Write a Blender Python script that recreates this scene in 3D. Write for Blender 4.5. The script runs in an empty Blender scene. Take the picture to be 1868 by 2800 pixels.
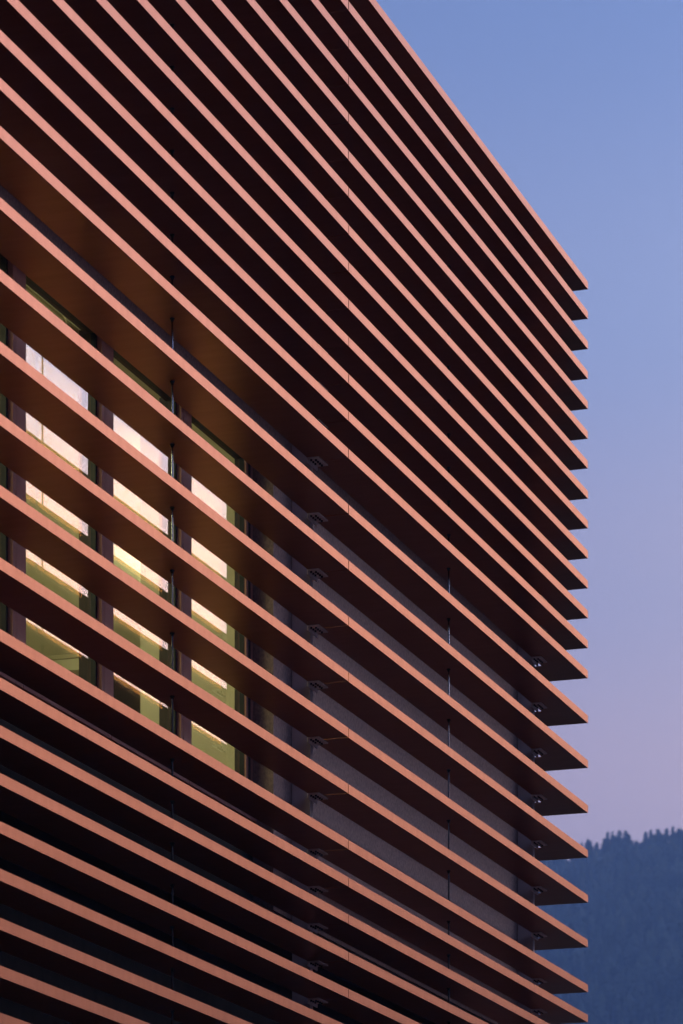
import bpy, bmesh, math, random
import numpy as np
from mathutils import Vector, Matrix, noise
rnd = random.Random(7)
R = math.radians

# ------------------------------------------------------------------ camera
sc = bpy.context.scene
F_PX, CX, Y_H = 9685.0, 934.0, 4302.5          # lens and horizon, in photo pixels
EYE = 1.6
cam_d = bpy.data.cameras.new('camera')
cam = bpy.data.objects.new('camera', cam_d)
sc.collection.objects.link(cam)
cam.location = (0, 0, EYE)
cam.rotation_euler = (R(90), 0, 0)
cam_d.sensor_fit = 'HORIZONTAL'
cam_d.sensor_width = 24.0
cam_d.lens = F_PX / 1868.0 * 24.0
cam_d.shift_x = 0.0
cam_d.shift_y = (Y_H - 1400.0) / 1868.0
cam_d.clip_start = 0.5
cam_d.clip_end = 20000
cam_d.dof.use_dof = True
cam_d.dof.focus_distance = 29.0
cam_d.dof.aperture_fstop = 4.8
sc.camera = cam

# ------------------------------------------------------------------ light
SUN_AZ, SUN_EL = 57.0, 24.0                    # azimuth measured right of the view
sun_dir = Vector((math.sin(R(SUN_AZ)) * math.cos(R(SUN_EL)), math.cos(R(SUN_AZ)) * math.cos(R(SUN_EL)), math.sin(R(SUN_EL))))
world = bpy.data.worlds.new('World')
sc.world = world
world.use_nodes = True
wn, wl = world.node_tree.nodes, world.node_tree.links
wn.clear()
out = wn.new('ShaderNodeOutputWorld')
bg = wn.new('ShaderNodeBackground'); bg.inputs['Strength'].default_value = 1.0
sky = wn.new('ShaderNodeTexSky'); sky.sky_type = 'NISHITA'; sky.sun_disc = False
sky.sun_elevation = R(SUN_EL); sky.sun_rotation = R(SUN_AZ)
sky.dust_density = 2.0; sky.ozone_density = 3.0
SKY_SHARE = 0.012
def wmath(op, a, b=None, c=None):
    n = wn.new('ShaderNodeMath'); n.operation = op
    for i, v in enumerate((a, b, c)):
        if v is None: continue
        if isinstance(v, (int, float)): n.inputs[i].default_value = v
        else: wl.new(v, n.inputs[i])
    return n.outputs[0]
def wvm(op, a, b):
    n = wn.new('ShaderNodeVectorMath'); n.operation = op
    for i, v in enumerate((a, b)):
        if isinstance(v, tuple): n.inputs[i].default_value = v
        else: wl.new(v, n.inputs[i])
    return n
tc = wn.new('ShaderNodeTexCoord')
sep = wn.new('ShaderNodeSeparateXYZ'); wl.new(tc.outputs['Generated'], sep.inputs[0])
z = sep.outputs['Z']
# twilight gradient by height above the horizon
ramp = wn.new('ShaderNodeValToRGB'); wl.new(z, ramp.inputs[0])
cr = ramp.color_ramp; cr.interpolation = 'EASE'
stops = [(0.0, (0.30, 0.24, 0.33)), (0.215, (0.50, 0.41, 0.60)), (0.27, (0.31, 0.335, 0.60)), (0.34, (0.235, 0.31, 0.60)),
         (0.42, (0.18, 0.265, 0.56)), (0.62, (0.10, 0.18, 0.45)), (1.0, (0.05, 0.10, 0.30))]
cr.elements[0].position = 0; cr.elements[0].color = stops[0][1] + (1,)
cr.elements[1].position = 1; cr.elements[1].color = stops[-1][1] + (1,)
for p, c in stops[1:-1]:
    e = cr.elements.new(p); e.color = c + (1,)
# after-glow where the sun went down: wide round the sun's azimuth, strongest low down
flat = wvm('MULTIPLY', tc.outputs['Generated'], (1, 1, 0)).outputs['Vector']
nrm = wn.new('ShaderNodeVectorMath'); nrm.operation = 'NORMALIZE'; wl.new(flat, nrm.inputs[0])
dot = wvm('DOT_PRODUCT', nrm.outputs['Vector'], (math.sin(R(SUN_AZ)), math.cos(R(SUN_AZ)), 0)).outputs['Value']
azf = wmath('POWER', 2.718281828, wmath('MULTIPLY', wmath('SUBTRACT', dot, 1.0), 10.0))
glow = wn.new('ShaderNodeValToRGB'); wl.new(z, glow.inputs[0])
gr = glow.color_ramp; gr.interpolation = 'EASE'
gst = [(0.0, (0.95, 0.54, 0.33)), (0.15, (1.05, 0.68, 0.50)), (0.27, (1.0, 0.77, 0.64)), (0.33, (0.63, 0.63, 0.74)), (0.41, (0.23, 0.31, 0.54)), (0.7, (0.09, 0.10, 0.18)), (1.0, (0.02, 0.03, 0.06))]
gr.elements[0].position = 0; gr.elements[0].color = gst[0][1] + (1,)
gr.elements[1].position = 1; gr.elements[1].color = gst[-1][1] + (1,)
for p, c in gst[1:-1]:
    e = gr.elements.new(p); e.color = c + (1,)
GLOW = 11.2
g1 = wvm('SCALE', glow.outputs['Color'], (0, 0, 0)); wl.new(wmath('MULTIPLY', azf, GLOW), g1.inputs['Scale'])
s1 = wvm('SCALE', sky.outputs['Color'], (0, 0, 0)); s1.inputs['Scale'].default_value = SKY_SHARE
a1 = wvm('ADD', ramp.outputs['Color'], g1.outputs['Vector'])
a2 = wvm('ADD', a1.outputs['Vector'], s1.outputs['Vector'])
wl.new(a2.outputs['Vector'], bg.inputs['Color']); wl.new(bg.outputs[0], out.inputs[0])

sun_d = bpy.data.lights.new('sun', 'SUN'); sun_d.energy = 0.25; sun_d.angle = R(11); sun_d.color = (1.0, 0.72, 0.55)
sun = bpy.data.objects.new('sun', sun_d); sc.collection.objects.link(sun)
sun.rotation_euler = (-sun_dir).to_track_quat('-Z', 'Y').to_euler()
sun.location = (60, 60, 60)

vs = sc.view_settings
vs.view_transform = 'Standard'; vs.look = 'None'; vs.gamma = 1.0; vs.exposure = 0.0; vs.use_curve_mapping = False
sc.render.film_transparent = False
sc.cycles.max_bounces = 10; sc.cycles.diffuse_bounces = 4; sc.cycles.glossy_bounces = 6
sc.cycles.transparent_max_bounces = 16; sc.cycles.transmission_bounces = 6; sc.cycles.volume_bounces = 0
sc.cycles.sample_clamp_indirect = 4.0

# ------------------------------------------------------------------ materials
def mat(name, col, rough=0.6, metal=0.0, spec=0.5, emit=None, estr=0.0):
    m = bpy.data.materials.new(name); m.use_nodes = True
    b = m.node_tree.nodes['Principled BSDF']
    b.inputs['Base Color'].default_value = tuple(col) + (1,)
    b.inputs['Roughness'].default_value = rough; b.inputs['Metallic'].default_value = metal
    b.inputs['Specular IOR Level'].default_value = spec
    if emit:
        b.inputs['Emission Color'].default_value = tuple(emit) + (1,); b.inputs['Emission Strength'].default_value = estr
    return m
def vary(m, c1, c2, scale, vscale=(1, 1, 1), bump=0.0, detail=4.0, rough=None, lo=0.3, hi=0.7, per_object=0.0, bump_dist=0.01):
    """procedural colour between c1 and c2, optional relief and roughness range"""
    nt = m.node_tree; N, L = nt.nodes, nt.links; b = N['Principled BSDF']
    t = N.new('ShaderNodeTexCoord'); mp = N.new('ShaderNodeMapping'); mp.inputs['Scale'].default_value = vscale
    L.new(t.outputs['Object'], mp.inputs[0])
    n = N.new('ShaderNodeTexNoise'); n.inputs['Scale'].default_value = scale; n.inputs['Detail'].default_value = detail
    oi = N.new('ShaderNodeObjectInfo')
    n.noise_dimensions = '4D'
    mw = N.new('ShaderNodeMath'); mw.operation = 'MULTIPLY'; mw.inputs[1].default_value = 40; L.new(oi.outputs['Random'], mw.inputs[0])
    L.new(mw.outputs[0], n.inputs['W']); L.new(mp.outputs[0], n.inputs['Vector'])
    r = N.new('ShaderNodeValToRGB'); r.color_ramp.elements[0].position = lo; r.color_ramp.elements[1].position = hi
    r.color_ramp.elements[0].color = tuple(c1) + (1,); r.color_ramp.elements[1].color = tuple(c2) + (1,)
    L.new(n.outputs['Fac'], r.inputs[0]); src = r.outputs['Color']
    if per_object:
        hs = N.new('ShaderNodeHueSaturation'); mr = N.new('ShaderNodeMapRange')
        mr.inputs['To Min'].default_value = 1 - per_object; mr.inputs['To Max'].default_value = 1 + per_object
        L.new(oi.outputs['Random'], mr.inputs['Value']); L.new(mr.outputs[0], hs.inputs['Value']); L.new(src, hs.inputs['Color']); src = hs.outputs['Color']
    L.new(src, b.inputs['Base Color'])
    if bump:
        bp = N.new('ShaderNodeBump'); bp.inputs['Strength'].default_value = bump; bp.inputs['Distance'].default_value = bump_dist
        L.new(n.outputs['Fac'], bp.inputs['Height']); L.new(bp.outputs[0], b.inputs['Normal'])
    if rough:
        rr = N.new('ShaderNodeMapRange'); rr.inputs['To Min'].default_value = rough[0]; rr.inputs['To Max'].default_value = rough[1]
        L.new(n.outputs['Fac'], rr.inputs['Value']); L.new(rr.outputs[0], b.inputs['Roughness'])
    return m
def copper_material():
    m = mat('anodised_copper', (0.45, 0.21, 0.135), 0.25, 0.77, 0.2)
    nt = m.node_tree; N, L = nt.nodes, nt.links; b = N['Principled BSDF']
    t = N.new('ShaderNodeTexCoord'); oi = N.new('ShaderNodeObjectInfo')
    mw = N.new('ShaderNodeMath'); mw.operation = 'MULTIPLY'; mw.inputs[1].default_value = 60; L.new(oi.outputs['Random'], mw.inputs[0])
    def ns(vs_, scale, detail):
        mp = N.new('ShaderNodeMapping'); mp.inputs['Scale'].default_value = vs_; L.new(t.outputs['Object'], mp.inputs[0])
        n = N.new('ShaderNodeTexNoise'); n.noise_dimensions = '4D'; n.inputs['Scale'].default_value = scale; n.inputs['Detail'].default_value = detail
        L.new(mp.outputs[0], n.inputs['Vector']); L.new(mw.outputs[0], n.inputs['W']); return n.outputs['Fac']
    b.inputs['Specular Tint'].default_value = (0.93, 0.70, 0.59, 1)
    streak = ns((1, 0.15, 0.06), 12.0, 2.0)     # fine rolling lines across the strip
    cloud = ns((0.35, 0.5, 0.5), 1.6, 3.0)      # slow batch-to-batch tone
    r1 = N.new('ShaderNodeValToRGB'); r1.color_ramp.elements[0].position = 0.3; r1.color_ramp.elements[1].position = 0.72
    r1.color_ramp.elements[0].color = (0.315, 0.117, 0.066, 1); r1.color_ramp.elements[1].color = (0.370, 0.150, 0.090, 1)
    L.new(streak, r1.inputs[0])
    r2 = N.new('ShaderNodeValToRGB'); r2.color_ramp.elements[0].position = 0.3; r2.color_ramp.elements[1].position = 0.7
    r2.color_ramp.elements[0].color = (0.91, 0.87, 0.86, 1); r2.color_ramp.elements[1].color = (1.0, 1.0, 1.0, 1)
    L.new(cloud, r2.inputs[0])
    mx = N.new('ShaderNodeMix'); mx.data_type = 'RGBA'; mx.blend_type = 'MULTIPLY'; mx.inputs[0].default_value = 1.0
    L.new(r1.outputs['Color'], mx.inputs[6]); L.new(r2.outputs['Color'], mx.inputs[7]); L.new(mx.outputs[2], b.inputs['Base Color'])
    mr = N.new('ShaderNodeMapRange'); mr.inputs['To Min'].default_value = 0.31; mr.inputs['To Max'].default_value = 0.37
    L.new(cloud, mr.inputs['Value']); L.new(mr.outputs[0], b.inputs['Roughness'])
    return m
M = {}
M['copper'] = copper_material()
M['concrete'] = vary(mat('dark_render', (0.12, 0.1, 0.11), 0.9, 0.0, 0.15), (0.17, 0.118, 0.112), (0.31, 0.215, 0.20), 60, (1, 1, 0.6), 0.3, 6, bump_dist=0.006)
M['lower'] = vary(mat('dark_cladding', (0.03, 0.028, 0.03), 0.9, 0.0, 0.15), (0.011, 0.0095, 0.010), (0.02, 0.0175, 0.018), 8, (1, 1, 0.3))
M['post'] = vary(mat('painted_steel', (0.3, 0.26, 0.27), 0.5, 0.0, 0.3), (0.44, 0.35, 0.34), (0.54, 0.43, 0.42), 6, (1, 1, 0.5), 0.03)
M['bracket'] = vary(mat('galvanised_steel', (0.7, 0.6, 0.6), 0.6, 0.0), (0.68, 0.56, 0.57), (0.82, 0.70, 0.70), 30, (1, 1, 1), 0.05)
M['bolt'] = mat('bolt_steel', (0.02, 0.018, 0.02), 0.5, 0.3)
M['rod'] = mat('polished_steel', (0.22, 0.22, 0.25), 0.25, 1.0)
M['collar'] = mat('black_rubber', (0.012, 0.012, 0.012), 0.6)
M['mullion'] = vary(mat('bronze_aluminium', (0.30, 0.2, 0.2), 0.65, 0.0, 0.15), (0.29, 0.145, 0.125), (0.36, 0.185, 0.16), 12, (1, 1, 0.05), 0.0)
M['frame'] = mat('dark_window_frame', (0.022, 0.022, 0.024), 0.6, 0.0, 0.15)
M['interior'] = vary(mat('olive_plaster', (0.5, 0.5, 0.26), 0.8), (0.47, 0.44, 0.36), (0.53, 0.50, 0.40), 2.0)
M['interior_pale'] = vary(mat('pale_plaster', (0.62, 0.62, 0.4), 0.8), (0.6, 0.58, 0.50), (0.65, 0.63, 0.55), 2.0)
M['carpet'] = mat('carpet', (0.08, 0.07, 0.06), 0.9)
M['duct'] = vary(mat('duct_metal', (0.10, 0.095, 0.05), 0.35, 0.5), (0.08, 0.075, 0.04), (0.13, 0.12, 0.06), 10, (1, 6, 6))
M['lamp'] = mat('lamp_diffuser', (0.9, 0.85, 0.7), 0.5, emit=(1.0, 0.92, 0.46), estr=62.0)
M['strip'] = mat('glow_line', (0.9, 0.85, 0.7), 0.5, emit=(1.0, 0.85, 0.35), estr=2.2)
M['roof'] = mat('roof_membrane', (0.08, 0.08, 0.08), 0.9)
M['bark'] = mat('bark', (0.05, 0.035, 0.028), 0.9)
M['needles'] = vary(mat('conifer_needles', (0.04, 0.06, 0.03), 0.85), (0.022, 0.038, 0.028), (0.055, 0.08, 0.045), 0.5, (1, 1, 1), 0.0, 3, per_object=0.25)
M['forest'] = vary(mat('forest_needles', (0.04, 0.06, 0.03), 0.9), (0.010, 0.020, 0.018), (0.15, 0.18, 0.11), 0.055, (1, 1, 0.6), 0.0, 5, lo=0.35, hi=0.68)
M['terrain'] = vary(mat('hill_ground', (0.05, 0.055, 0.03), 0.95), (0.03, 0.04, 0.022), (0.075, 0.075, 0.045), 0.02, (1, 1, 1), 0.0, 6)
M['ground_sheet'] = vary(mat('dark_ground', (0.05, 0.048, 0.046), 0.9), (0.035, 0.031, 0.029), (0.055, 0.049, 0.046), 3, (1, 1, 1), 0.2, 8)
def glass_material(name, tint, r0, r90):
    """a single coated pane: see-through, with a reflection that grows towards grazing"""
    m = bpy.data.materials.new(name); m.use_nodes = True
    N, L = m.node_tree.nodes, m.node_tree.links; N.clear()
    o = N.new('ShaderNodeOutputMaterial'); t = N.new('ShaderNodeBsdfTransparent'); g = N.new('ShaderNodeBsdfGlossy')
    t.inputs['Color'].default_value = (0.93, 0.95, 0.92, 1); g.inputs['Roughness'].default_value = 0.0; g.inputs['Color'].default_value = tint + (1,)
    lw = N.new('ShaderNodeLayerWeight'); lw.inputs['Blend'].default_value = 0.5
    pw = N.new('ShaderNodeMath'); pw.operation = 'POWER'; pw.inputs[1].default_value = 4.0; L.new(lw.outputs['Facing'], pw.inputs[0])
    mr = N.new('ShaderNodeMapRange'); mr.inputs['To Min'].default_value = r0; mr.inputs['To Max'].default_value = r90
    L.new(pw.outputs[0], mr.inputs['Value'])
    x = N.new('ShaderNodeMixShader'); L.new(mr.outputs[0], x.inputs[0]); L.new(t.outputs[0], x.inputs[1]); L.new(g.outputs[0], x.inputs[2])
    L.new(x.outputs[0], o.inputs['Surface'])
    return m
M['glass_out'] = glass_material('outer_pane_glass', (1.0, 0.89, 0.95), 0.03, 0.95)
M['glass_mid'] = glass_material('middle_pane_glass', (1.0, 0.45, 0.09), 0.015, 0.60)
M['glass_in'] = glass_material('inner_pane_glass', (1.0, 0.85, 0.55), 0.008, 0.08)

# ------------------------------------------------------------------ mesh helpers
def link(o, parent=None):
    sc.collection.objects.link(o)
    if parent is not None: o.parent = parent
    return o
def obj(name, me, parent=None): return link(bpy.data.objects.new(name, me), parent)
def empty(name, loc=(0, 0, 0), rz=0.0):
    o = bpy.data.objects.new(name, None); sc.collection.objects.link(o); o.location = loc; o.rotation_euler = (0, 0, rz); return o
def tag(o, label, cat, group=None):
    o['label'] = label; o['category'] = cat
    if group: o['group'] = group
    return o
def finish(bm, name, m, bevel=0.0, smooth=False):
    if bevel:
        es = [e for e in bm.edges if e.is_manifold and e.calc_face_angle(0) > 0.6]
        bmesh.ops.bevel(bm, geom=es, offset=bevel, segments=1, affect='EDGES', profile=0.5)
    me = bpy.data.meshes.new(name); bm.to_mesh(me); bm.free()
    me.materials.append(m)
    if smooth:
        for p in me.polygons: p.use_smooth = True
    return me
def box_into(bm, x0, x1, y0, y1, z0, z1):
    v = [bm.verts.new((x, y, z_)) for z_ in (z0, z1) for (x, y) in ((x0, y0), (x1, y0), (x1, y1), (x0, y1))]
    for f in ((3, 2, 1, 0), (4, 5, 6, 7), (0, 1, 5, 4), (1, 2, 6, 5), (2, 3, 7, 6), (3, 0, 4, 7)): bm.faces.new([v[i] for i in f])
def box(name, m, x0, x1, y0, y1, z0, z1, bevel=0.0):
    bm = bmesh.new(); box_into(bm, x0, x1, y0, y1, z0, z1); return finish(bm, name, m, bevel)
def prism(bm, poly, z0, z1):
    a = [bm.verts.new((x, y, z0)) for x, y in poly]; b = [bm.verts.new((x, y, z1)) for x, y in poly]; n = len(poly)
    bm.faces.new(a[::-1]); bm.faces.new(b)
    for i in range(n): bm.faces.new((a[i], a[(i + 1) % n], b[(i + 1) % n], b[i]))
def cyl_into(bm, cx, cy, z0, z1, r, seg=12, r2=None):
    prism(bm, [(cx + r * math.cos(2 * math.pi * i / seg), cy + r * math.sin(2 * math.pi * i / seg)) for i in range(seg)], z0, z1)

# ------------------------------------------------------------------ terrain (ground, valley and hills as one sheet)
def crest_tan(az):                                   # height of the hill crest over the eye, as a tangent
    t = math.tan(az) if abs(az) < 1.4 else 9
    a = math.degrees(az)
    base = 0.1995 + 0.07 * (t - 0.0585) if -0.05 < t < 0.12 else None
    lo = 0.1995 + 0.07 * (-0.05 - 0.0585); hi = 0.1995 + 0.07 * (0.12 - 0.0585)
    if base is None:
        if 0 < a <= 120: 
            q = min(1, max(0, (a - 8) / 18)); q = q * q * (3 - 2 * q)
            base = hi - 0.074 * q + 0.135 / (1 + math.exp(-(a - 39.3) / 1.6)) + 0.006 * q * math.sin(a * 0.3)  # crest out of view, shaped to dim the glow mirrored in the low louvres
        else:
            aa = a % 360
            base = 0.14 + 0.04 * math.cos(R(aa - 40)) + 0.012 * math.sin(R(aa * 5))
            if a < 0 and a > -60: base = lo + (base - lo) * min(1, (-a - 2.8) / 30.0)
    return base
R_CREST = 2000.0
def ground_z(x, y):
    r = math.hypot(x, y); az = math.atan2(x, y)
    zc = crest_tan(az) * R_CREST + EYE
    if r < 850: return 0.0
    if r <= R_CREST:
        t = (r - 850) / (R_CREST - 850); zz = zc * (t * 0.97 + 0.03 * t * t)
        w = math.sin(math.pi * min(1, t))
    else:
        t = min(1, (r - R_CREST) / 1500); zz = zc * (1 - t * t * (3 - 2 * t)) ; w = 0.0
    return zz + w * 14 * noise.noise(Vector((x * 0.006, y * 0.006, 0.3)))
def build_terrain():
    azs = list(np.radians(np.concatenate([np.arange(-6, 16, 0.25), np.arange(16, 354, 3.0)])))
    rs = [0.0, 60, 300, 700, 850] + list(np.arange(900, 2001, 50)) + [2010, 2040, 2100, 2200, 2400, 2700, 3100, 3500, 4200]
    vs_, fs = [], []
    n = len(azs)
    for r in rs:
        for a in azs:
            x, y = r * math.sin(a), r * math.cos(a); vs_.append((x, y, ground_z(x, y) if r > 0 else 0))
    for i in range(len(rs) - 1):
        for j in range(n):
            a, b = i * n + j, i * n + (j + 1) % n
            if i == 0: fs.append((b, a + n, b + n)) if False else fs.append((a, a + n, b + n))
            else: fs.append((a, a + n, b + n, b))
    me = bpy.data.meshes.new('terrain'); me.from_pydata(vs_, [], fs); me.materials.append(M['terrain'])
    for p in me.polygons: p.use_smooth = True
    o = obj('terrain', me); o['kind'] = 'structure'
    return o
build_terrain()

# ------------------------------------------------------------------ the building
U = 0.3                                               # one close louvre pitch, metres
YC = F_PX / 81.83 * U
ROOT = (674.0 / F_PX * YC, YC, 0.0)
ANG = math.atan2(9685.0, 3334.0)                      # local x runs along the facade to the corner, local y goes into the building
B = empty('louvred_building', ROOT, ANG)
tag(B, 'modern building clad in copper coloured horizontal louvres with lit windows behind', 'building')
def H(h): return EYE + h * U                          # height from units above the eye
TOP = 43.165
offs = [float(i) for i in range(14)] + [14.5 + 1.5 * i for i in range(7)] + [24.5 + i for i in range(13)]
FASCIA, DEPTH, SIDE = 0.2485 * U, 1.03 * U, 1.97 * U
J1, BAY = -24.73 * U, 21.9 * U
GAP = 0.015
LIP = 0.004
LAP = 22.9 * U                                        # length of a middle louvre
def fin_mesh(name, poly):
    # a tray: thin plate flush with the bottom of the fascia, the fascia standing up along the outer edges
    bm = bmesh.new(); prism(bm, poly[0], -FASCIA, -FASCIA + 0.03 * U)
    for (x0, x1, y0, y1) in poly[1]: box_into(bm, x0, x1, y0, y1, -FASCIA, 0.0)
    return finish(bm, name, M['copper'], 0.0015)
corner_me = fin_mesh('corner_louvre', ([(J1 + GAP / 2, LIP), (-LIP, LIP), (-LIP, 6.4), (-SIDE, 6.4), (-SIDE, DEPTH), (J1 + GAP / 2, DEPTH)],
    [(J1 + GAP / 2, 0, 0, LIP), (-LIP, 0, LIP, 6.4)]))
mid_me = fin_mesh('louvre', ([(J1 - LAP + GAP / 2, LIP), (J1 - GAP / 2, LIP), (J1 - GAP / 2, DEPTH), (J1 - LAP + GAP / 2, DEPTH)], [(J1 - LAP + GAP / 2, J1 - GAP / 2, 0, LIP)]))
side_me = fin_mesh('side_louvre', ([(-SIDE, 6.4 + GAP), (-LIP, 6.4 + GAP), (-LIP, 12.8), (-SIDE, 12.8)], [(-LIP, 0, 6.4 + GAP, 12.8)]))
for k, off in enumerate(offs):
    zf = H(TOP - off)
    jy, jz = rnd.uniform(-.0015, .0015), rnd.uniform(-.002, .002)      # hand-set, so never perfectly in line
    o = obj('louvre', corner_me, B); o.location = (rnd.uniform(-.001, .001), jy, zf + jz); o.rotation_euler = (rnd.uniform(-.0012, .0012), 0, 0)
    for q in range(2):
        o = obj('louvre', mid_me, B); o.location = (-LAP * q, jy + rnd.uniform(-.0015, .0015), zf + jz + rnd.uniform(-.0015, .0015)); o.rotation_euler = (rnd.uniform(-.0015, .0015), rnd.uniform(-.0002, .0002), 0)
    o = obj('louvre', side_me, B); o.location = (0, 0, zf)

ZB, ZT = H(TOP - 36.9), H(TOP + 0.0)
WALL_D = 1.57 * U
POST_D0, POST_D1 = 1.04 * U, 1.555 * U
POSTS = [-2.94 * U, J1 - 0.03 * U, J1 - LAP]
post_me = box('post', M['post'], -0.115 * U, 0.115 * U, POST_D0, POST_D1, ZB, ZT - 0.1, 0.002)
def bracket_mesh():
    bm = bmesh.new()
    s = U
    prism(bm, [(-0.39 * s, 0.70 * s), (0.38 * s, 0.70 * s), (0.38 * s, 1.036 * s), (-0.39 * s, 1.036 * s)], -0.030 * s, 0.0)      # seat plate under the louvre
    prism_v = [(-0.39, 0.0), (0.38, 0.0), (0.38, -0.105), (-0.10, -0.10), (-0.39, -0.10)]                          # back plate on the post, deeper at its free end
    fr = [bm.verts.new((x * s, 1.000 * s, z_ * s - 0.031 * s)) for x, z_ in prism_v]; bk = [bm.verts.new((x * s, 1.036 * s, z_ * s - 0.031 * s)) for x, z_ in prism_v]
    bm.faces.new(fr); bm.faces.new(bk[::-1])
    for i in range(5): bm.faces.new((fr[i], bk[i], bk[(i + 1) % 5], fr[(i + 1) % 5]))
    bmesh.ops.recalc_face_normals(bm, faces=bm.faces)
    return finish(bm, 'bracket', M['bracket'])
def bolts_mesh():
    bm = bmesh.new(); s = U
    for i in range(4): cyl_into(bm, (-0.24 + 0.16 * i) * s, 0.83 * s, -0.075 * s, -0.030 * s, 0.032 * s, 8)
    for i in range(3): cyl_into(bm, (-0.28 + 0.17 * i) * s, 0.95 * s, -0.075 * s, -0.030 * s, 0.030 * s, 8)
    return finish(bm, 'bolt_row', M['bolt'])
br_me, bo_me = bracket_mesh(), bolts_mesh()
for sx in POSTS:
    p = obj('post', post_me, B); p.location = (sx, 0, 0)
    for off in offs[1:]:
        b_ = obj('bracket', br_me, B); b_.location = (sx + (0.0 if sx < -2 else 0.03 * U), 0, H(TOP - off) - FASCIA - 0.0025)
        q = obj('bolt_row', bo_me, b_); q['kind'] = 'stuff'

# tie rods half way between the posts, with a rubber collar under every louvre
bm = bmesh.new(); cyl_into(bm, 0, 0, ZB, ZT - 0.02, 0.023 * U, 14); rod_me = finish(bm, 'tie_rod', M['rod'])
for p in rod_me.polygons: p.use_smooth = len(p.vertices) == 4
bm = bmesh.new(); cyl_into(bm, 0, 0, -0.022 * U, 0, 0.060 * U, 14); cyl_into(bm, 0, 0, -0.075 * U, -0.0225 * U, 0.038 * U, 12); col_me = finish(bm, 'collar', M['collar'])
RODS = [-36.10 * U, -13.91 * U]
for sx in RODS:
    r_ = obj('tie_rod', rod_me, B); r_.location = (sx, 0.55 * U, 0)
    for off in offs:
        c = obj('collar', col_me, r_); c.location = (0, 0, H(TOP - off) - FASCIA - 0.0025)
# small lit coupling plates standing on one louvre beside each rod
for sx in (-35.65 * U, -13.45 * U):
    pl = obj('coupling_plate', box('coupling_plate', M['copper'], -0.30 * U, 0.20 * U, 0.16 * U, 0.18 * U, 0.03 * U, 0.10 * U, 0.001), B)
    pl.location = (sx, 0, H(TOP - 25.5))
    obj('foot', box('foot', M['bracket'], -0.03 * U, 0.03 * U, 0.185 * U, 0.215 * U, -FASCIA + 0.031 * U, 0.08 * U), pl)

# walls: the openings run from -44 to -26.3 (units) along the front
SL, SR = -66.0 * U, -2.86 * U                         # ends of the front wall
W_L, W_R = -46.4, -26.3
HEAD, SILL = 29.62, 20.50
DW = 0.95 * U                                          # wall thickness
def wall(x0, x1, y0, y1, z0, z1, m='concrete', name='wall_panel', bev=0.0): return obj(name, box(name, M[m], x0, x1, y0, y1, z0, z1, bev), B)
wall(SL, SR, WALL_D, WALL_D + DW, H(HEAD), ZT - 0.15, name='upper_wall')
wall(W_R * U, SR, WALL_D, WALL_D + DW, H(17.6), H(HEAD) - 0.001, name='pier')
wall(SL, W_L * U, WALL_D, WALL_D + DW, H(17.6), H(HEAD) - 0.001, name='pier')
# soffit trim along the head of the wall
wall(SL, SR, WALL_D - 0.05 * U, WALL_D - 0.001, H(HEAD + 0.0), H(HEAD + 0.10), 'post', 'head_trim')
# roof, back, side walls and floors
wall(SL, SR, WALL_D + 0.02, 12.6, ZT - 0.149, ZT - 0.05, 'roof', 'roof')
wall(SR - 0.3, SR, WALL_D + DW + 0.001, 12.6, H(17.6), ZT - 0.151, name='side_wall')
wall(SL, SL + 0.3, WALL_D + DW + 0.001, 12.6, H(17.6), ZT - 0.151, name='side_wall')
wall(SL + 0.301, SR - 0.301, 12.3, 12.6, H(17.6), ZT - 0.151, name='back_wall')
# lower storey set back in the dark
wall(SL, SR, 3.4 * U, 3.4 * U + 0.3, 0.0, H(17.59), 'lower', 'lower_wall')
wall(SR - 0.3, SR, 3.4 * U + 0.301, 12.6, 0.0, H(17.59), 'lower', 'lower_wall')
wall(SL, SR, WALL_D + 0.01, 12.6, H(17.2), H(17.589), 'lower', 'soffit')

# room behind the windows
CEIL, FLOOR = 31.0, 20.0
RX0, RX1, RY0, RY1 = SL + 0.31, -3.95 * U, WALL_D + DW + 0.002, 19.0 * U
wall(RX0, RX1 + 0.2, RY0, RY1 + 0.2, H(CEIL), H(CEIL) + 0.1, 'interior_pale', 'ceiling')
wall(RX0, RX1 + 0.2, RY0, RY1 + 0.2, H(FLOOR) - 0.15, H(FLOOR), 'carpet', 'floor')
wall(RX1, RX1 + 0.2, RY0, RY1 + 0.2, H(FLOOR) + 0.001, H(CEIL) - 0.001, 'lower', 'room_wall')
wall(RX0, RX1 - 0.001, RY1, RY1 + 0.2, H(FLOOR) + 0.001, H(CEIL) - 0.001, 'interior', 'room_wall')
wall(RX1 - 0.25, RX1 - 0.002, RY0 + 0.5, RY1 - 0.002, H(30.42), H(30.80), 'interior_pale', 'wall_beam', 0.004)
wall(RX1 - 0.22, RX1 - 0.002, RY0 + 0.5, RY1 - 0.002, H(30.86), H(CEIL) - 0.002, 'interior', 'wall_beam', 0.002)
wall(-26.0 * U, -25.6 * U, RY0 + 0.051, 5.5 * U, H(FLOOR) + 0.001, H(CEIL) - 0.001, 'interior', 'partition')
wall(W_R * U + 0.02, RX1 - 0.001, RY0 - 0.001, RY0 + 0.05, H(FLOOR) + 0.001, H(CEIL) - 0.001, 'interior', 'room_wall')

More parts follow.
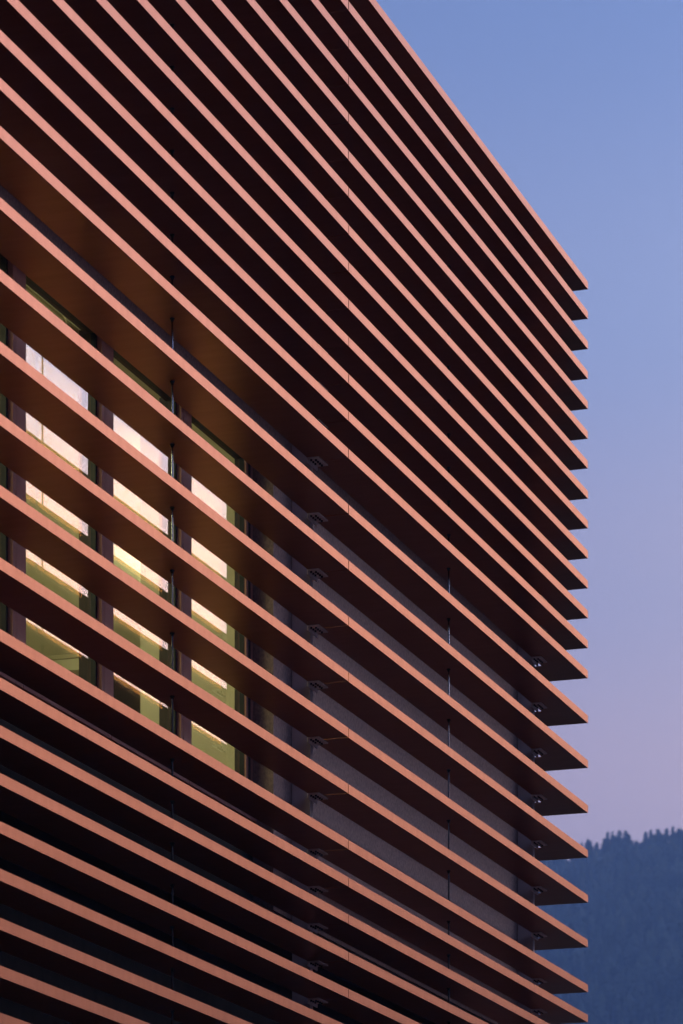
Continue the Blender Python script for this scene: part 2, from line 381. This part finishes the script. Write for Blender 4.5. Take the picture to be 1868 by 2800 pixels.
# windows: mullions on the outside line, then frame, then three panes of glass
MUL = [-41.60, -36.48, -31.36]                        # mullion centres (units)
MW = 0.36
M_D0 = 2.05
GL = [2.235, 2.312, 2.389]
edges = [W_L] + MUL + [W_R]
for c in MUL:
    mu = obj('mullion', box('mullion', M['mullion'], (c - 0.19) * U, (c + 0.19) * U, M_D0 * U, (M_D0 + 0.19) * U, H(19.96), H(HEAD), 0.0015), B)
    for s0, s1 in ((-0.36, -0.20), (0.20, 0.36)):
        obj('cover_strip', box('cover_strip', M['mullion'], (c + s0) * U, (c + s1) * U, (M_D0 + 0.005) * U, (M_D0 + 0.15) * U, H(SILL), H(HEAD), 0.001), mu)
    obj('mullion_core', box('mullion_core', M['frame'], (c - 0.355) * U, (c + 0.355) * U, (M_D0 + 0.152) * U, (M_D0 + 0.60) * U, H(SILL), H(HEAD)), mu)
for i in range(len(edges) - 1):
    a, b_ = edges[i] + (0.365 if i else 0.0), edges[i + 1] - (0.365 if i < len(edges) - 2 else 0.0)
    w = obj('window', box('window', M['frame'], (a + 0.001) * U, (b_ - 0.001) * U, (GL[0] - 0.10) * U, (GL[0] + 0.2) * U, H(SILL), H(SILL + 0.16), 0.002), B)
    obj('frame', box('frame', M['frame'], (a + 0.001) * U, (b_ - 0.001) * U, (GL[0] - 0.10) * U, (GL[0] + 0.2) * U, H(HEAD - 0.14), H(HEAD), 0.002), w)
    side = 0.62 if i == len(edges) - 2 else 0.10
    obj('frame', box('frame', M['frame'], (b_ - side) * U, (b_ - 0.001) * U, (GL[0] - 0.06) * U, (GL[0] + 0.2) * U, H(SILL + 0.161), H(HEAD - 0.141), 0.002), w)
    if i == len(edges) - 2:      # the jamb beside the pier is built up of narrow bronze slips
        for q in range(3):
            obj('jamb_strip', box('jamb_strip', M['mullion' if q != 1 else 'frame'], (b_ - 0.60 + 0.20 * q) * U, (b_ - 0.45 + 0.20 * q) * U, (GL[0] - 0.12 + 0.01 * q) * U, (GL[0] - 0.061) * U, H(SILL), H(HEAD), 0.001), w)
    obj('frame', box('frame', M['frame'], (a + 0.001) * U, (a + 0.06) * U, (GL[0] - 0.06) * U, (GL[0] + 0.2) * U, H(SILL + 0.161), H(HEAD - 0.141), 0.002), w)
    for k, (g, gm) in enumerate(zip(GL, ('glass_out', 'glass_mid', 'glass_in'))):
        bm = bmesh.new(); x0, x1 = (a + 0.061) * U, (b_ - side - 0.001) * U
        bm.faces.new([bm.verts.new(p) for p in ((x0, g * U, H(SILL + 0.161)), (x1, g * U, H(SILL + 0.161)), (x1, g * U, H(HEAD - 0.141)), (x0, g * U, H(HEAD - 0.141)))])
        obj('pane', finish(bm, 'pane', M[gm]), w)
# sheet metal aprons below the sills, one under each window and one under each mullion
for i in range(len(edges) - 1):
    a, b_ = edges[i] + (0.22 if i else 0.0), edges[i + 1] - (0.22 if i < len(edges) - 2 else 0.0)
    obj('apron_panel', box('apron_panel', M['mullion'], a * U, b_ * U, (M_D0 - 0.005) * U, (M_D0 + 0.08) * U, H(19.96), H(SILL) - 0.004, 0.002), B)
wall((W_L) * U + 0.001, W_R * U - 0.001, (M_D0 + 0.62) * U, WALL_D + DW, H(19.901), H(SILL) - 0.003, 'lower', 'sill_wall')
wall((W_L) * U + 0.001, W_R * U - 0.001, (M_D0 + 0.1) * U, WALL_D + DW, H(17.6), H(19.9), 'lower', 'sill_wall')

# ------------------------------------------------------------------ things inside the lit room
def to_world(s, D, zz):
    return Vector((ROOT[0] + math.cos(ANG) * s - math.sin(ANG) * D, ROOT[1] + math.sin(ANG) * s + math.cos(ANG) * D, zz))
lamp_me = box('lamp_shade', M['lamp'], -1.2, 1.2, -0.09, 0.09, -0.05, 0.0)
hous_me = box('housing', M['frame'], -1.22, 1.22, -0.10, 0.10, 0.001, 0.05)
rows = [(-50, 8.0), (-39, 8.0), (-47, 13.0), (-36, 13.0), (-20, 5.0), (-13.5, 6.0), (-11.0, 9.5)]
for i, (s, D) in enumerate(rows):
    t = empty('ceiling_light', to_world(s * U, D * U, H(CEIL) - 0.06), ANG)
    tag(t, 'warm linear ceiling light inside the lit room, above and behind the window heads', 'lamp', 'ceiling lights in the lit room')
    obj('diffuser', lamp_me, t); obj('housing', hous_me, t)
# round duct under the ceiling by the two left windows, with a clamp band and an emissive yellow line above
dz = H(29.78)
dt = empty('air_duct', to_world(-44 * U, 3.32 * U, dz), ANG)
tag(dt, 'dark round duct with a curved clamp band seen through the upper left window', 'duct')
def tube_x(name, m, x0, x1, r, seg=24, parent=None):
    bm = bmesh.new()
    a = [bm.verts.new((x0, r * math.cos(2 * math.pi * i / seg), r * math.sin(2 * math.pi * i / seg))) for i in range(seg)]
    b = [bm.verts.new((x1, v.co.y, v.co.z)) for v in a]
    bm.faces.new(a); bm.faces.new(b[::-1])
    for i in range(seg): bm.faces.new((a[(i + 1) % seg], a[i], b[i], b[(i + 1) % seg]))
    me = finish(bm, name, m)
    for p in me.polygons: p.use_smooth = len(p.vertices) == 4
    return obj(name, me, parent)
tube_x('pipe', M['duct'], -12 * U, 8.5 * U, 0.34 * U, parent=dt)
for xx in (-6.0, 1.0, 7.1): tube_x('clamp_band', M['interior'], xx * U, (xx + 0.12) * U, 0.355 * U, parent=dt)
ls = obj('glow_line', box('glow_line', M['strip'], -12 * U, 7.6 * U, -0.02 * U, 0.02 * U, 0, 0.045 * U)); ls.location = to_world(-44 * U, 2.93 * U, H(29.99)); ls.rotation_euler = (0, 0, ANG)
tag(ls, 'thin glowing yellow line under the ceiling above the round duct', 'glowing line')

# ------------------------------------------------------------------ unseen dark sheet, added so the louvre undersides reflect dark
pv = obj('dark_ground_sheet', box('dark_ground_sheet', M['ground_sheet'], -60, 60, -20, 100, -0.3, 0.004)); pv['kind'] = 'structure'

# ------------------------------------------------------------------ conifers
def conifer(seed, h=20.0, fine=True):
    """crown of drooping branch sprays round a thin stem: returns verts, faces"""
    r = random.Random(seed); V, Fc = [], []
    tiers = 20 if fine else 7
    base = r.uniform(0.06, 0.16)
    wid = r.uniform(0.15, 0.22) * h
    lean = (r.uniform(-.02, .02), r.uniform(-.02, .02))
    for t in range(tiers):
        f = base + (1 - base) * (t / tiers) ** 0.92
        zt = f * h
        rad = wid * (1 - f) ** 0.40 * r.uniform(0.65, 1.15) + 0.35
        nb = (9 if fine else 6) if f < 0.8 else 5
        a0 = r.uniform(0, 6.28)
        for k in range(nb):
            if fine and r.random() < 0.14: continue
            a = a0 + 6.283 * k / nb + r.uniform(-.25, .25); rr = rad * r.uniform(0.6, 1.15); dr = rr * r.uniform(0.15, 0.55)
            wd = rr * (0.42 if fine else 0.75) * r.uniform(0.7, 1.2); up = h / tiers * r.uniform(0.9, 1.5)
            ca, sa = math.cos(a), math.sin(a); ox, oy = lean[0] * zt, lean[1] * zt; i0 = len(V)
            V += [(ox, oy, zt + up * 0.7), (ox + ca * rr * .62 - sa * wd, oy + sa * rr * .62 + ca * wd, zt - dr * .5 + r.uniform(-.1, .1)),
                  (ox + ca * rr, oy + sa * rr, zt - dr), (ox + ca * rr * .62 + sa * wd, oy + sa * rr * .62 - ca * wd, zt - dr * .5 + r.uniform(-.1, .1)),
                  (ox + ca * rr * .3, oy + sa * rr * .3, zt - dr * .9 - up * .35)]
            Fc += [(i0, i0 + 1, i0 + 2), (i0, i0 + 2, i0 + 3), (i0 + 4, i0 + 2, i0 + 1), (i0 + 4, i0 + 3, i0 + 2)]
    i0 = len(V); V += [(lean[0] * h - .12, lean[1] * h, h * .93), (lean[0] * h + .12, lean[1] * h, h * .93), (lean[0] * h, lean[1] * h, h * 1.03)]; Fc.append((i0, i0 + 1, i0 + 2))
    return V, Fc
crowns, stems = [], []
for sd in range(6):
    V, Fc = conifer(100 + sd); me = bpy.data.meshes.new('crown'); me.from_pydata(V, [], Fc); me.materials.append(M['needles']); crowns.append(me)
bm = bmesh.new(); bmesh.ops.create_cone(bm, cap_ends=True, segments=7, radius1=0.32, radius2=0.04, depth=19.4, matrix=Matrix.Translation((0, 0, 9.7 - 0.5))); stem_me = finish(bm, 'trunk', M['bark'])
def at_pixel(px, py, Y): return (px - CX) / F_PX * Y, EYE + (Y_H - py) / F_PX * Y
# tree tops along the skyline: pixel column, pixel height of the tip, look
tops = [(1571, 2306, 'short dark conifer on the skyline just right of the louvre tips'), (1590, 2301, 'low bushy conifer, second on the skyline from the louvres'), (1607, 2292, 'thin pointed conifer between low bushy ones near the louvres'),
        (1616, 2297, 'small leaning conifer behind the thin pointed one'), (1631, 2301, 'low conifer at the left end of the first skyline dip'), (1653, 2290, 'conifer stepping up to the first tall skyline pair'),
        (1663, 2272, 'narrow conifer, left one of the twin spires at mid skyline'), (1674, 2271, 'narrow conifer, right one of the twin spires at mid skyline'), (1682, 2282, 'ragged conifer filling the gap after the twin spires'),
        (1695, 2268, 'tall dense conifer left of the highest middle clump'), (1710, 2268, 'tallest broad conifer of the middle skyline clump'), (1717, 2279, 'sloping shouldered conifer on the right of the middle clump'),
        (1727, 2300, 'low conifer ending the middle clump'), (1744, 2297, 'lone short conifer in the wide skyline dip'), (1753, 2300, 'squat conifer right after the wide skyline dip'),
        (1765, 2272, 'slender conifer starting the right hand skyline clump'), (1781, 2266, 'full conifer second in the right hand skyline clump'), (1791, 2278, 'ragged conifer third in the right hand skyline clump'),
        (1800, 2264, 'straight conifer with bright gaps beneath it in the right clump'), (1812, 2277, 'short conifer beside the bright sky gap'), (1822, 2261, 'tall open conifer left of the highest skyline tree'),
        (1840, 2257, 'highest skyline conifer near the right edge of the picture'), (1849, 2272, 'conifer in the notch right of the highest tree'), (1857, 2262, 'broad conifer last but one at the right edge'), (1866, 2266, 'conifer cut by the right edge of the picture')]
for i, (px, py, lab) in enumerate(tops):
    Y = 2004.0 + 6 * math.sin(i * 2.3)
    x, zt = at_pixel(px, py, Y); g = ground_z(x, Y)
    h = zt - g
    t = empty('conifer', (x, Y, g), rnd.uniform(0, 6.28)); tag(t, lab, 'tree', 'conifers along the hill crest')
    s = h / 20.3; w = s * rnd.choice((0.9, 1.1, 1.35, 1.7)) * rnd.uniform(0.9, 1.1); t.scale = (w, w, s)
    obj('crown', crowns[i % 6], t); obj('trunk', stem_me, t)

# the forest that covers the slope: nobody could count it
def forest():
    protos = [conifer(300 + k, 18.0, False) for k in range(5)]
    protos = [(np.array(v, dtype=np.float32), np.array(f, dtype=np.int32)) for v, f in protos]
    VV, FF, off = [], [], 0
    r = random.Random(5)
    pts = []
    y = 1240.0
    while y < 1995:
        step = 6.2
        x0, x1 = -0.02 * y, 0.16 * y
        x = x0
        while x < x1:
            dens = 0.93 if y < 1950 else (0.55 if y < 1975 else 0.35)
            if r.random() < dens: pts.append((x + r.uniform(-2.6, 2.6), y + r.uniform(-3.4, 3.4)))
            x += step
        y += 6.6
    # a second row of lower trees at the crest, behind the single ones
    for k in range(40):
        y = r.uniform(1996, 2050); pts.append((r.uniform(-0.02, 0.16) * y, y))
    for (x, y) in pts:
        v, f = protos[r.randrange(5)]
        patch = noise.noise(Vector((x * 0.03, y * 0.02, 7)))
        s = (0.95 + 0.35 * patch + r.uniform(-0.3, 0.3)) * (1.0 if y < 1925 else 0.55)
        w = s * r.uniform(0.9, 1.25); a = r.uniform(0, 6.28); ca, sa = math.cos(a), math.sin(a)
        q = np.empty_like(v); q[:, 0] = (v[:, 0] * ca - v[:, 1] * sa) * w + x; q[:, 1] = (v[:, 0] * sa + v[:, 1] * ca) * w + y; q[:, 2] = v[:, 2] * s + ground_z(x, y) - 0.5
        VV.append(q); FF.append(f + off); off += len(v)
    V = np.concatenate(VV); Fc = np.concatenate(FF)
    me = bpy.data.meshes.new('forest'); me.vertices.add(len(V)); me.vertices.foreach_set('co', V.ravel())
    me.loops.add(len(Fc) * 3); me.loops.foreach_set('vertex_index', Fc.ravel())
    me.polygons.add(len(Fc)); me.polygons.foreach_set('loop_start', np.arange(0, len(Fc) * 3, 3, dtype=np.int32))
    me.update(calc_edges=True); me.materials.append(M['forest'])
    o = obj('forest', me); o['kind'] = 'stuff'; o['label'] = 'dense blue hazed conifer forest covering the hillside'; o['category'] = 'forest'
    print('forest tris', len(Fc))
forest()

# ------------------------------------------------------------------ air
HAZE = 0.00037
hm = bpy.data.materials.new('haze_air'); hm.use_nodes = True
hn = hm.node_tree.nodes; hn.clear()
ho = hn.new('ShaderNodeOutputMaterial'); hv = hn.new('ShaderNodeVolumePrincipled')
hv.inputs['Color'].default_value = (0.38, 0.62, 1.0, 1); hv.inputs['Density'].default_value = HAZE; hv.inputs['Anisotropy'].default_value = 0.0
hm.node_tree.links.new(hv.outputs[0], ho.inputs['Volume'])
hz = obj('haze', box('haze', hm, -4400, 4400, -4400, 4400, -1.5, 520)); hz['kind'] = 'stuff'
